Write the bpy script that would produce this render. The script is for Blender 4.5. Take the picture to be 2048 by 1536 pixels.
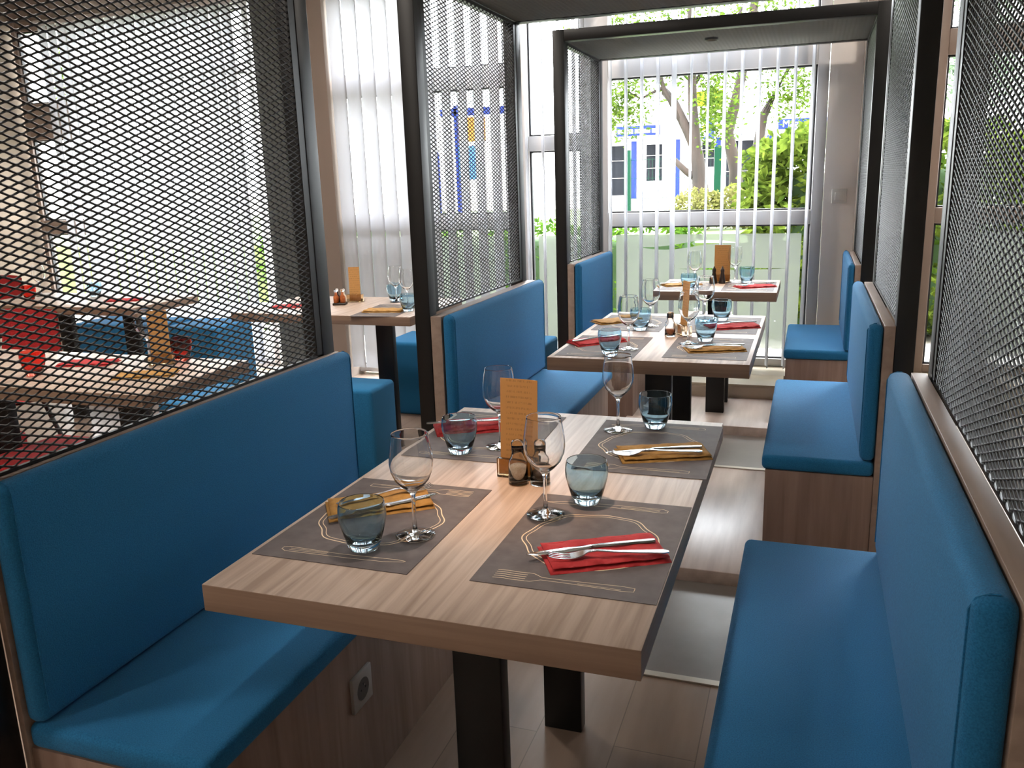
import bpy, bmesh, math, random
import numpy as np
from mathutils import Matrix, Vector
random.seed(7)
rng = np.random.default_rng(7)
D, C = bpy.data, bpy.context
for o in list(D.objects): D.objects.remove(o)
S = C.scene
COL = S.collection
PI = math.pi

# ------------------------------------------------------------------ camera
YAW, PITCH, ROLL, CAMZ, FPX = .3405, .2353, -.0315, 1.371, 1691.0
f = Vector((-math.sin(YAW)*math.cos(PITCH), math.cos(YAW)*math.cos(PITCH), -math.sin(PITCH)))
r = Vector((math.cos(YAW), math.sin(YAW), 0)); u = r.cross(f)
c_, s_ = math.cos(ROLL), math.sin(ROLL)
rr = r*c_+u*s_; uu = u*c_-r*s_
cam = D.objects.new('camera', D.cameras.new('camera')); COL.objects.link(cam)
cam.data.sensor_width = 36; cam.data.lens = FPX/2048*36
cam.data.clip_start = .02; cam.data.clip_end = 300
cam.matrix_world = Matrix(((rr.x, uu.x, -f.x, 0), (rr.y, uu.y, -f.y, 0), (rr.z, uu.z, -f.z, CAMZ), (0, 0, 0, 1)))
S.camera = cam
# ------------------------------------------------------------------ light
w = D.worlds.new('world'); S.world = w; w.use_nodes = True
bg = w.node_tree.nodes['Background']
bg.inputs[0].default_value = (.92, .96, 1, 1); bg.inputs[1].default_value = 11.0
sun = D.objects.new('sun', D.lights.new('sun', 'SUN')); COL.objects.link(sun)
sun.data.energy = 4.5; sun.data.angle = .03; sun.data.color = (1, .95, .86)
sd = Vector((.25, -.22, -1)).normalized()
sun.rotation_euler = sd.to_track_quat('-Z', 'Y').to_euler()
S.view_settings.view_transform = 'Standard'; S.view_settings.look = 'None'
S.view_settings.gamma = 1; S.view_settings.use_curve_mapping = False
S.view_settings.exposure = 1.25
S.cycles.max_bounces = 10; S.cycles.transparent_max_bounces = 24
S.cycles.diffuse_bounces = 4; S.cycles.glossy_bounces = 4; S.cycles.transmission_bounces = 8
S.cycles.sample_clamp_indirect = 6; S.cycles.blur_glossy = 1.0
S.cycles.use_denoising = True

# ------------------------------------------------------------------ materials
def lin(h):
    if isinstance(h, str):
        v = [int(h[i:i+2], 16)/255 for i in (0, 2, 4)]
        return tuple(x/12.92 if x <= .04045 else ((x+.055)/1.055)**2.4 for x in v)+(1,)
    return tuple(h)+(1,)
def mat(name, col, rough=.5, metal=0, spec=.5, **k):
    m = D.materials.new(name); m.use_nodes = True
    b = m.node_tree.nodes['Principled BSDF']
    b.inputs['Base Color'].default_value = lin(col); b.inputs['Roughness'].default_value = rough
    b.inputs['Metallic'].default_value = metal; b.inputs['Specular IOR Level'].default_value = spec
    for kk, v in k.items(): b.inputs[kk.replace('_', ' ')].default_value = v
    return m
def N(m, t, **k):
    n = m.node_tree.nodes.new(t)
    for a, b in k.items():
        if a in n.bl_rna.properties.keys(): setattr(n, a, b)
    return n
def L(m, a, b): m.node_tree.links.new(a, b)
def noisy(m, c1, c2, scale=(8, 8, 8), detail=4, bump=0, nscale=1.0, contrast=(.3, .7), dist=0.0, bdist=.01):
    b = m.node_tree.nodes['Principled BSDF']
    tc = N(m, 'ShaderNodeTexCoord'); mp = N(m, 'ShaderNodeMapping'); mp.inputs['Scale'].default_value = scale
    ns = N(m, 'ShaderNodeTexNoise'); ns.inputs['Scale'].default_value = nscale; ns.inputs['Detail'].default_value = detail
    ns.inputs['Distortion'].default_value = dist
    cr = N(m, 'ShaderNodeValToRGB'); cr.color_ramp.elements[0].position = contrast[0]; cr.color_ramp.elements[1].position = contrast[1]
    cr.color_ramp.elements[0].color = lin(c1); cr.color_ramp.elements[1].color = lin(c2)
    L(m, tc.outputs['Object'], mp.inputs[0]); L(m, mp.outputs[0], ns.inputs['Vector']); L(m, ns.outputs[0], cr.inputs[0])
    L(m, cr.outputs[0], b.inputs['Base Color'])
    if bump:
        bp = N(m, 'ShaderNodeBump'); bp.inputs['Strength'].default_value = bump; bp.inputs['Distance'].default_value = bdist
        L(m, ns.outputs[0], bp.inputs['Height']); L(m, bp.outputs[0], b.inputs['Normal'])
    return m
def wood(name, c1, c2, scale, rough=.45, bump=.12):
    return noisy(mat(name, c1, rough), c1, c2, scale, 6, bump, 1.0, (.3, .72), .6, .002)
M = {}
M['oak'] = wood('oak', '9c8777', 'c6b3a4', (60, 2.6, 60), .42)
M['oak_edge'] = wood('oak_edge_band', '846c5a', '957c69', (2.5, 2.5, 90), .5, .03)
M['oak_dark'] = wood('oak_panel', '7d6659', '9c8376', (30, 30, 2.2), .5)
M['cap'] = wood('oak_cap', '8a776b', 'a08c7e', (30, 3, 30), .45)
fb = M['fabric'] = noisy(mat('blue_fabric', '2a6c92', .85, 0, .25), '1d6490', '277aae', (420, 420, 420), 2, .35, 1, (.3, .7), 0, .002)
fb.node_tree.nodes['Principled BSDF'].inputs['Sheen Weight'].default_value = .06
M['red_fabric'] = noisy(mat('red_fabric', 'b01f24', .8), 'a01a20', 'c42a2c', (200, 200, 200), 2, .2)
M['black'] = mat('black_steel', '101112', .42, .2)
M['grey_steel'] = mat('grey_steel', '3a3b3d', .4, .3)
M['mesh'] = mat('mesh_steel', '1e1c1c', .5, .2)
M['mesh_lit'] = mat('lit_mesh_steel', '84857e', .5, .2)  # same mesh steel coloured lighter: light on the underside put into the colour
M['mat'] = noisy(mat('placemat', '5a5150', .7), '524948', '635a59', (30, 30, 30), 3)
M['cream'] = mat('cream_print', 'e6cfae', .7)
M['steel'] = mat('cutlery_steel', 'd8d8da', .16, 1)
M['red_napkin'] = noisy(mat('red_napkin', '96282a', .9), 'a8262a', 'bc3033', (60, 60, 60), 3, .2)
M['tan_napkin'] = noisy(mat('tan_napkin', 'a87c3a', .9), '9a7034', 'b28644', (60, 60, 60), 3, .2)
M['wall'] = mat('cream_wall', 'f0e8e0', .8)
M['column'] = mat('taupe_column', '8a7c72', .8)
M['beige'] = mat('beige_wall', '7e7060', .8)
M['greycol'] = mat('grey_column', '565a57', .7)
M['ceiling'] = mat('ceiling', 'd2cec8', .9)
M['frame'] = mat('window_frame', 'c6c3c1', .4)
M['brownframe'] = mat('brown_frame', '8c7b70', .5)
M['gasket'] = mat('gasket', '2b2b2d', .5)
M['trim'] = mat('metal_trim', 'c9c2b6', .35, .5)
M['tile'] = noisy(mat('grey_tile', '7c7673', .4), '746e6b', '86807c', (5, 5, 5), 5, .03)
M['lighttile'] = noisy(mat('light_tile', 'd8ccc4', .3), 'd0c4bc', 'e2d8d0', (4, 4, 4), 4)
M['ledge'] = noisy(mat('ledge_tile', 'b8a890', .4), 'aa9c88', 'c4b59c', (3, 3, 3), 4)
M['riser'] = mat('riser_tile', 'b5a592', .5)
M['switch'] = mat('switch_plastic', 'dedad2', .4)
M['socket'] = mat('socket_plastic', '9b938b', .4)
M['socket_in'] = mat('socket_recess', '4c4844', .5)
M['hole'] = mat('socket_hole', '0c0c0c', .6)
def glass(name, col=(1, 1, 1), rough=0, ior=1.45):
    m = mat(name, col, rough); b = m.node_tree.nodes['Principled BSDF']
    b.inputs['Transmission Weight'].default_value = 1; b.inputs['IOR'].default_value = ior
    b.inputs['Base Color'].default_value = (*col, 1)
    return m
M['glass'] = glass('clear_glass', (.97, .98, .98))
M['blueglass'] = glass('blue_glass', (.62, .80, .90))
M['redglass'] = glass('red_glass', (.85, .12, .08))
M['perspex'] = glass('smoky_perspex', (.80, .66, .48), .05)
def pane(name, tint, gl=.06):
    m = D.materials.new(name); m.use_nodes = True; nt = m.node_tree; nt.nodes.clear()
    o = N(m, 'ShaderNodeOutputMaterial'); t = N(m, 'ShaderNodeBsdfTransparent'); t.inputs[0].default_value = (*tint, 1)
    g = N(m, 'ShaderNodeBsdfGlossy'); g.inputs['Roughness'].default_value = .02
    x = N(m, 'ShaderNodeMixShader'); fr = N(m, 'ShaderNodeFresnel'); fr.inputs[0].default_value = 1.3
    L(m, fr.outputs[0], x.inputs[0]); L(m, t.outputs[0], x.inputs[1]); L(m, g.outputs[0], x.inputs[2]); L(m, x.outputs[0], o.inputs[0])
    return m
M['pane'] = pane('window_glass', (.97, .98, .98))
def sheet(name, col, transl, transp=0.0, tcol=(1, 1, 1)):
    m = D.materials.new(name); m.use_nodes = True; nt = m.node_tree; nt.nodes.clear()
    o = N(m, 'ShaderNodeOutputMaterial'); d = N(m, 'ShaderNodeBsdfDiffuse'); t = N(m, 'ShaderNodeBsdfTranslucent')
    d.inputs[0].default_value = (*col, 1); t.inputs[0].default_value = (*col, 1)
    x = N(m, 'ShaderNodeMixShader'); x.inputs[0].default_value = transl
    L(m, d.outputs[0], x.inputs[1]); L(m, t.outputs[0], x.inputs[2])
    if transp:
        p = N(m, 'ShaderNodeBsdfTransparent'); p.inputs[0].default_value = (*tcol, 1)
        y = N(m, 'ShaderNodeMixShader'); y.inputs[0].default_value = transp
        L(m, x.outputs[0], y.inputs[1]); L(m, p.outputs[0], y.inputs[2]); x = y
    L(m, x.outputs[0], o.inputs[0]); return m
M['slat'] = sheet('blind_slat', (.50, .505, .535), .22)
M['film'] = sheet('frosted_film', (.10, .108, .09), .6, .10)
def leafmat(name, c1, c2, tr=.35):
    m = sheet(name, (.1, .3, .05), tr)
    d = [n for n in m.node_tree.nodes if n.type in ('BSDF_DIFFUSE', 'BSDF_TRANSLUCENT')]
    oi = N(m, 'ShaderNodeTexCoord'); ns = N(m, 'ShaderNodeTexNoise'); ns.inputs['Scale'].default_value = 9
    cr = N(m, 'ShaderNodeValToRGB'); cr.color_ramp.elements[0].position = .35; cr.color_ramp.elements[1].position = .65
    cr.color_ramp.elements[0].color = lin(c1); cr.color_ramp.elements[1].color = lin(c2)
    L(m, oi.outputs['Object'], ns.inputs['Vector']); L(m, ns.outputs[0], cr.inputs[0])
    for n in d: L(m, cr.outputs[0], n.inputs[0])
    return m
M['leaf_laurel'] = leafmat('laurel_leaf', '283a10', '60702a', .3)
M['leaf_hedge'] = leafmat('hedge_leaf', '243f14', '4a681e')
M['leaf_tree'] = leafmat('tree_leaf', '33481a', '586a28')
M['leaf_pale'] = leafmat('pale_leaf', '54582c', '6e6a40')
M['leaf_conifer'] = leafmat('conifer_leaf', '4c6048', '76866e')
M['bark'] = noisy(mat('bark', '241a14', .9), '1c140f', '33261e', (8, 8, 2), 5, .4)
M['grass'] = noisy(mat('lawn', '6a8036', .9), '3a4c1a', '52642a', (6, 6, 6), 5)
M['paving'] = noisy(mat('paving', 'b8b3aa', .9), 'aaa59c', 'c6c1b8', (2, 2, 2), 5)
M['render'] = mat('white_render', 'e8e8e6', .8)
M['bluepaint'] = mat('blue_paint', '101c58', .7, 0, .1)
M['darkglass'] = mat('dark_window', '101216', .8, 0, .1)
M['greenpaint'] = mat('green_paint', '0c3424', .7, 0, .1)
M['orange'] = mat('orange_print', '8a5018', .7, 0, .1)
M['skyblue'] = mat('skyblue_print', '2c4a78', .7, 0, .1)
M['white'] = mat('white_print', 'f4f4f4', .6)
M['yellow'] = mat('yellow_print', '8f8010', .7, 0, .1)
M['grind'] = noisy(mat('peppercorns', '1c120c', .8), '120a06', '3a241a', (300, 300, 300), 2)
M['salt'] = noisy(mat('salt', 'e8d8c0', .9), 'd8c4a8', 'f0e4d4', (300, 300, 300), 2)
M['spice'] = noisy(mat('oil', 'b5612a', .5), '9a4a1c', 'c8743a', (80, 80, 80), 2)
M['capmetal'] = mat('shaker_cap', '8a8078', .25, 1)
M['darkshaker'] = mat('dark_shaker', '2a201a', .35)
def emit(name, col, s):
    m = D.materials.new(name); m.use_nodes = True; nt = m.node_tree; nt.nodes.clear()
    o = N(m, 'ShaderNodeOutputMaterial'); e = N(m, 'ShaderNodeEmission'); e.inputs[0].default_value = (*col, 1); e.inputs[1].default_value = s
    L(m, e.outputs[0], o.inputs[0]); return m
M['bulb'] = emit('bulb', (1, .72, .45), 14)
M['diffuser'] = emit('fill_lamp_diffuser', (1, .90, .80), 74)  # glow of the added fill lamps
# menu card: tan card with rows of faint small print
def cardmat():
    m = mat('menu_card', 'c8985a', .7); b = m.node_tree.nodes['Principled BSDF']
    tc = N(m, 'ShaderNodeTexCoord'); sp = N(m, 'ShaderNodeSeparateXYZ'); L(m, tc.outputs['Object'], sp.inputs[0])
    def mth(op, a, v):
        n = N(m, 'ShaderNodeMath'); n.operation = op; L(m, a, n.inputs[0])
        if hasattr(v, 'is_linked'): L(m, v, n.inputs[1])
        else: n.inputs[1].default_value = v
        return n.outputs[0]
    row = mth('FRACT', mth('MULTIPLY', sp.outputs[2], 85.0), 0)
    rowm = mth('GREATER_THAN', row, .62)
    ns = N(m, 'ShaderNodeTexNoise'); ns.inputs['Scale'].default_value = 1; mp = N(m, 'ShaderNodeMapping'); mp.inputs['Scale'].default_value = (420, 1, 60)
    L(m, tc.outputs['Object'], mp.inputs[0]); L(m, mp.outputs[0], ns.inputs['Vector'])
    nm = mth('GREATER_THAN', ns.outputs[0], .5)
    edge = mth('LESS_THAN', mth('ABSOLUTE', sp.outputs[0], 0), .030)
    k = mth('MULTIPLY', mth('MULTIPLY', rowm, nm), edge); k = mth('MULTIPLY', k, .35)
    mx = N(m, 'ShaderNodeMixRGB'); mx.inputs[1].default_value = lin('cc9a5c'); mx.inputs[2].default_value = lin('7a5630')
    L(m, k, mx.inputs[0]); L(m, mx.outputs[0], b.inputs['Base Color']); return m
M['card'] = cardmat()
# floor planks
def floormat(name, c1, c2, gap, bw, rh, rot=0):
    m = mat(name, c1, .32, 0, .5); b = m.node_tree.nodes['Principled BSDF']
    tc = N(m, 'ShaderNodeTexCoord'); mp = N(m, 'ShaderNodeMapping'); mp.inputs['Rotation'].default_value = (0, 0, rot)
    br = N(m, 'ShaderNodeTexBrick'); br.inputs['Scale'].default_value = 1; br.inputs['Brick Width'].default_value = bw; br.inputs['Row Height'].default_value = rh
    br.inputs['Mortar Size'].default_value = .0015; br.inputs['Color1'].default_value = lin(c1); br.inputs['Color2'].default_value = lin(c2); br.inputs['Mortar'].default_value = lin(gap)
    m2 = N(m, 'ShaderNodeMapping'); m2.inputs['Scale'].default_value = (22, 3, 22)
    ns = N(m, 'ShaderNodeTexNoise'); ns.inputs['Scale'].default_value = 1; ns.inputs['Detail'].default_value = 7
    mx = N(m, 'ShaderNodeMixRGB'); mx.blend_type = 'MULTIPLY'; mx.inputs[0].default_value = .45
    cr = N(m, 'ShaderNodeValToRGB'); cr.color_ramp.elements[0].position = .3; cr.color_ramp.elements[0].color = (.6, .57, .55, 1); cr.color_ramp.elements[1].position = .65
    L(m, tc.outputs['Object'], mp.inputs[0]); L(m, mp.outputs[0], br.inputs[0]); L(m, tc.outputs['Object'], m2.inputs[0]); L(m, m2.outputs[0], ns.inputs['Vector'])
    L(m, ns.outputs[0], cr.inputs[0]); L(m, br.outputs[0], mx.inputs[1]); L(m, cr.outputs[0], mx.inputs[2]); L(m, mx.outputs[0], b.inputs['Base Color'])
    return m
M['floor'] = floormat('plank_tile_floor', 'a08c7e', '988474', '7a6a5e', 1.2, .2, PI/2)
M['platform'] = noisy(mat('platform_laminate', 'c2b0a6', .30), 'b4a298', 'cebeb4', (24, 2.5, 24), 6, .02)

# ------------------------------------------------------------------ mesh helpers
class MB:
    def __init__(s): s.v = []; s.f = []
    def add(s, vs, fs):
        n = len(s.v); s.v += [tuple(p) for p in vs]; s.f += [tuple(i+n for i in q) for q in fs]; return s
    def box(s, x0, x1, y0, y1, z0, z1):
        return s.add([(x0,y0,z0),(x1,y0,z0),(x1,y1,z0),(x0,y1,z0),(x0,y0,z1),(x1,y0,z1),(x1,y1,z1),(x0,y1,z1)],
                     [(0,3,2,1),(4,5,6,7),(0,1,5,4),(1,2,6,5),(2,3,7,6),(3,0,4,7)])
    def lathe(s, prof, n=32, cx=0, cy=0, close=False):
        k = len(prof); vs = []
        for i in range(n):
            a = 2*PI*i/n; vs += [(cx+q[0]*math.cos(a), cy+q[0]*math.sin(a), q[1]) for q in prof]
        fs = []
        for i in range(n):
            j = (i+1) % n
            for t in range(k if close else k-1):
                t2 = (t+1) % k; fs.append((i*k+t, j*k+t, j*k+t2, i*k+t2))
        return s.add(vs, fs)
    def tube(s, pts, rad, n=8, caps=True):
        pts = [Vector(p) for p in pts]; rads = rad if isinstance(rad, (list, tuple)) else [rad]*len(pts); vs = []
        for i, p in enumerate(pts):
            d = (pts[min(i+1, len(pts)-1)]-pts[max(i-1, 0)]).normalized()
            a = d.cross(Vector((0, 0, 1)) if abs(d.z) < .9 else Vector((1, 0, 0))).normalized(); b = d.cross(a)
            vs += [p+(a*math.cos(2*PI*k/n)+b*math.sin(2*PI*k/n))*rads[i] for k in range(n)]
        fs = [(i*n+k, i*n+(k+1) % n, (i+1)*n+(k+1) % n, (i+1)*n+k) for i in range(len(pts)-1) for k in range(n)]
        if caps: fs += [tuple(range(n))[::-1], tuple((len(pts)-1)*n+k for k in range(n))]
        return s.add(vs, fs)
    def ribbon(s, pts, wd, z, closed=False):
        P = [Vector((p[0], p[1])) for p in pts]; n = len(P); vs = []
        for i in range(n):
            a = P[(i-1) % n] if closed or i else P[0]; b = P[(i+1) % n] if closed or i < n-1 else P[-1]
            d = (b-a).normalized() if (b-a).length > 1e-9 else Vector((1, 0)); q = Vector((-d.y, d.x))*wd/2
            vs += [(P[i].x+q.x, P[i].y+q.y, z), (P[i].x-q.x, P[i].y-q.y, z)]
        m = n if closed else n-1
        return s.add(vs, [(2*i, 2*i+1, (2*((i+1) % n))+1, 2*((i+1) % n)) for i in range(m)])
def link(name, me, parent=None):
    o = D.objects.new(name, me); COL.objects.link(o)
    if parent is not None: o.parent = parent
    return o
def obj(name, mb, m, parent=None, smooth=False, bevel=0, seg=2, keep=False):
    me = D.meshes.new(name); me.from_pydata(mb.v, [], mb.f); me.materials.append(m)
    bm = bmesh.new(); bm.from_mesh(me)
    if bevel:
        bmesh.ops.bevel(bm, geom=bm.edges[:]+bm.verts[:], offset=bevel, segments=seg, profile=.5, affect='EDGES', clamp_overlap=True)
    if not keep: bmesh.ops.recalc_face_normals(bm, faces=bm.faces)
    bm.to_mesh(me); bm.free()
    if smooth or bevel:
        me.polygons.foreach_set('use_smooth', [True]*len(me.polygons))
        if bevel:
            try: me.set_sharp_from_angle(angle=math.radians(50))
            except Exception: pass
    return link(name, me, parent)
def npobj(name, V, F, m, parent=None, smooth=False):
    me = D.meshes.new(name); V = np.asarray(V, np.float32); F = np.asarray(F, np.int32); k = F.shape[1]
    me.vertices.add(len(V)); me.vertices.foreach_set('co', V.ravel())
    me.loops.add(F.size); me.loops.foreach_set('vertex_index', F.ravel())
    me.polygons.add(len(F)); me.polygons.foreach_set('loop_start', np.arange(0, F.size, k, dtype=np.int32))
    me.polygons.foreach_set('loop_total', np.full(len(F), k, np.int32))
    me.materials.append(m); me.update(calc_edges=True); me.validate()
    return link(name, me, parent)
def tag(o, label=None, cat=None, group=None, kind=None):
    if label: o['label'] = label
    if cat: o['category'] = cat
    if group: o['group'] = group
    if kind: o['kind'] = kind
    return o
def thing(name, label, cat, loc=(0, 0, 0), rz=0, group=None):
    o = D.objects.new(name, None); COL.objects.link(o); o.empty_display_size = .05
    o.location = loc; o.rotation_euler = (0, 0, rz); return tag(o, label, cat, group)
def dup(src, label, loc, rz=0, group=None, scale=None):
    o = src.copy(); COL.objects.link(o); o.location = loc; o.rotation_euler = (src.rotation_euler.x, src.rotation_euler.y, rz)
    if scale: o.scale = scale
    o['label'] = label
    if group: o['group'] = group
    for ch in list(src.children):
        if ch.get('_skip'): continue
        c = ch.copy(); COL.objects.link(c); c.parent = o
        for g in list(ch.children):
            e = g.copy(); COL.objects.link(e); e.parent = c
    return o
def struct(name, mb, m, parent=None, **k):
    o = obj(name, mb, m, parent, **k)
    if parent is None: o['kind'] = 'structure'
    return o

# ------------------------------------------------------------------ room shell
struct('floor', MB().box(-6.2, 3.1, -3, 5.6, -.1, 0), M['floor'])
struct('floor', MB().box(-.98, -.02, 2.15, 2.734, 0, .003), M['tile'])
tag(bpy.data.objects[-1] if False else D.objects['floor'], None)
struct('floor_aisle', MB().box(.345, 2.99, .3, 5.215, 0, .004), M['lighttile'])
struct('platform_2', MB().box(-.905, -.105, 2.735, 4.345, 0, .05), M['platform'], bevel=.003)
struct('platform_tile_2', MB().box(-.9, -.11, 3.845, 4.34, .05, .053), M['tile'])
struct('platform_3', MB().box(-.905, -.105, 4.346, 4.949, 0, .1), M['platform'], bevel=.003)
struct('trim_1', MB().box(-.92, -.1, 2.125, 2.149, 0, .005), M['trim'])
struct('trim_2', MB().box(-.9, -.11, 3.82, 3.844, .05, .055), M['trim'])
struct('ledge_step', MB().box(-.88, -.11, 4.95, 5.219, 0, .18), M['ledge'], bevel=.003)
struct('ledge_riser', MB().box(-.88, -.11, 4.944, 4.9495, .1, .165), M['riser'])
struct('window_ledge', MB().box(-1.86, 3.0, 5.22, 5.56, 0, .18), M['ledge'], bevel=.003)
struct('ceiling', MB().box(-6.2, 3.1, -3, 5.7, 3.0, 3.1), M['ceiling'])
struct('wall_left', MB().box(-6.2, -6.1, -3, 5.56, 0, 3), M['beige'])
struct('wall_right', MB().box(3.0, 3.1, -3, 5.56, 0, 3), M['wall'])
struct('wall_rear', MB().box(-6.1, 3.0, -3.0, -2.9, 0, 3), M['wall'])
struct('wall_front', MB().box(-6.1, 3.0, 5.5, 5.6, 2.70, 3.0), M['column'])
struct('wall_front_right', MB().box(1.9, 3.0, 5.47, 5.56, .18, 2.7), M['column'])
struct('wall_front_pier', MB().box(.062, .24, 5.47, 5.56, .18, 2.7), M['wall'])
struct('column_right', MB().box(.24, .60, 5.32, 5.56, .18, 2.7), M['column'])
struct('column_left', MB().box(-3.31, -3.14, 5.30, 5.56, 0, 2.7), M['column'])
struct('column_grey', MB().box(-3.74, -3.51, 5.36, 5.56, 0, 2.7), M['greycol'])
struct('baseboard_front', MB().box(.07, .235, 5.455, 5.469, .18, .26), M['wall'])

def film(name, x0, x1, z0, z1, gaps, parent):
    mb = MB(); n = 60; y = 5.498
    for i in range(n):
        xa, xb = x0+(x1-x0)*i/n, x0+(x1-x0)*(i+1)/n; za, zb = z0, z0
        for g in gaps:
            def ed(x):
                t = (x-g[0])/(g[1]-g[0])
                if t <= 0 or t >= 1: return None
                c = g[2]+(g[3]-g[2])*t+g[4]*math.sin(2*PI*t)*-1; h = g[5]*math.sin(PI*t); return c-h, c+h
            a, b = ed(xa), ed(xb)
            if a is None and b is None: continue
            a = a or (sum(b)/2,)*2; b = b or (sum(a)/2,)*2
            mb.add([(xa, y, za), (xb, y, zb), (xb, y, b[0]), (xa, y, a[0])], [(0, 1, 2, 3)]); za, zb = a[1], b[1]
        mb.add([(xa, y, za), (xb, y, zb), (xb, y, z1), (xa, y, z1)], [(0, 1, 2, 3)])
    return obj(name, mb, M['film'], parent)
def window(n, x0, x1, trs, fw=.07, fm='frame', xg0=None, xg1=None, gaps=(), z0=.18, z1=2.70, hasfilm=True):
    y0, y1 = 5.47, 5.55; a, b = x0+(xg0 or fw), x1-(xg1 or fw)
    mb = MB().box(x0, a, y0, y1, z0, z1).box(b, x1, y0, y1, z0, z1).box(a, b, y0, y1, z0, z0+.05).box(a, b, y0, y1, z1-.07, z1)
    for t in trs: mb.box(a, b, y0, y1, t[0], t[1])
    w_ = struct('window_%d' % n, mb, M[fm], bevel=.004)
    cuts = [z0+.05]+[q for t in sorted(trs) for q in t]+[z1-.07]
    for i in range(0, len(cuts), 2):
        za, zb = cuts[i], cuts[i+1]
        g = MB().box(a, a+.012, 5.49, 5.52, za, zb).box(b-.012, b, 5.49, 5.52, za, zb).box(a, b, 5.49, 5.52, za, za+.01).box(a, b, 5.49, 5.52, zb-.01, zb)
        obj('gasket', g, M['gasket'], w_)
        obj('glass_pane', MB().add([(a, 5.505, za), (b, 5.505, za), (b, 5.505, zb), (a, 5.505, zb)], [(0, 1, 2, 3)]), M['pane'], w_)
    if hasfilm: film('frosted_film', a+.045, b-.045, .29, 1.01, gaps, w_)
    return w_
SW = [(-.80, -.12, .79, .795, .0, .006), (-1.05, -.42, .93, .955, .012, .016)]
window(1, -6.05, -5.52, [(1.06, 1.17), (1.81, 2.09)], .04, 'brownframe', hasfilm=False, z0=.02)
window(6, -5.52, -3.84, [(2.20, 2.25)], .05, 'frame', hasfilm=False, z0=.02)
window(2, -3.26, -1.86, [(1.06, 1.16), (1.975, 2.11)], .07, z0=.02)
window(3, -1.86, -1.39, [(1.557, 1.651)], .07, xg0=.09, xg1=.03)
window(4, -1.39, .06, [(1.065, 1.15), (1.975, 2.085)], .07, xg0=.15, xg1=.065, gaps=SW)
window(5, .60, 1.9, [(1.06, 1.15), (1.975, 2.11)], .07, 'brownframe')

# vertical blinds : rail + slats
def blind(label, xs, angs, zb, zt, yc=5.40, wd=.105):
    t = thing('vertical_blind', label, 'blind', (0, 0, 0))
    obj('rail', MB().box(min(xs)-.06, max(xs)+.06, yc-.02, yc+.02, zt, zt+.035), M['frame'], t, bevel=.003)
    for x, a in zip(xs, angs):
        mb = MB(); k = 6; V = []
        for i in range(k+1):
            s = (i/k-.5)*wd; bow = .013*(1-(2*i/k-1)**2)
            V.append((x+s*math.sin(a)+bow*math.cos(a), yc+s*math.cos(a)-bow*math.sin(a)))
        vs = [(p[0], p[1], zb) for p in V]+[(p[0], p[1], zt) for p in V]
        mb.add(vs, [(i, i+1, i+k+2, i+k+1) for i in range(k)])
        obj('slat', mb, M['slat'], t, smooth=True, keep=True)
    return t
rd = math.radians
xs4 = [-1.205+.098*i for i in range(13)]
an4 = [rd(-20), rd(-19), rd(-19.5), rd(-19), rd(-25), rd(-9.6), rd(-8.0), rd(-12), rd(-13), rd(-9.5), rd(-8.5), rd(-7.5), rd(-8.5)]
blind('open white vertical blind before the wide window with trees', xs4, an4, .20, 2.62, 5.36)
blind('white vertical blind before the narrow window, behind the far left booth', [-1.76, -1.65, -1.54, -1.44], [rd(-24)]*4, .20, 2.62, 5.38)
x2 = [-3.07+.112*i for i in range(11)]
blind('white vertical blind behind the small window table, half closed', x2, [rd(-80) if x < -2.5 else rd(-52) for x in x2], .08, 2.62, 5.34, .123)
x1 = [-5.55+.092*i for i in range(19)]
blind('closed white vertical blind along the far left window', x1, [rd(-78)]*len(x1), .08, 2.62, 5.30)

# light switch
t = thing('light_switch', 'cream square light switch on the pier right of the wide window', 'switch', (.15, 5.455, 1.226))
obj('plate', MB().box(-.042, .042, 0, .014, -.042, .042), M['switch'], t, bevel=.004)
obj('rocker', MB().box(-.024, .024, -.006, 0, -.024, .024), M['switch'], t, bevel=.002)

# ------------------------------------------------------------------ expanded metal
def expmetal(L_, H, to3, lwd=.042, swd=.015, wd=.0034, dep=.0031, tilt=.6):
    p = swd/2; nr = int(H/p); npd = int(math.ceil(L_/lwd))
    us = []; 
    for i in range(npd): us += [(i+t)*lwd for t in (0, .05, .45, .55, .95)]
    us.append(npd*lwd); us = np.clip(np.array(us), 0, L_); ph = np.array(([-.5, -.5, .5, .5, -.5]*npd+[-.5]))
    nu = len(us); V = []; 
    ct, st = math.cos(tilt), math.sin(tilt)
    cs = [(-wd/2*ct-dep/2*st, -dep/2*ct+wd/2*st), (wd/2*ct-dep/2*st, -dep/2*ct-wd/2*st), (wd/2*ct+dep/2*st, dep/2*ct-wd/2*st), (-wd/2*ct+dep/2*st, dep/2*ct+wd/2*st)]
    for j in range(nr):
        v = (j+.5)*p+ph*p*(1 if j % 2 else -1)*.86
        for dv, dw in cs: V.append(np.stack([us, np.clip(v+dv, 0, H), np.full(nu, dw)], 1))
    V = np.array(V).reshape(nr, 4, nu, 3)
    idx = np.arange(nr*4*nu).reshape(nr, 4, nu); F = []
    for k in range(4):
        k2 = (k+1) % 4
        F.append(np.stack([idx[:, k, :-1], idx[:, k2, :-1], idx[:, k2, 1:], idx[:, k, 1:]], -1).reshape(-1, 4))
    V = V.reshape(-1, 3); return to3(V), np.concatenate(F)
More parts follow.
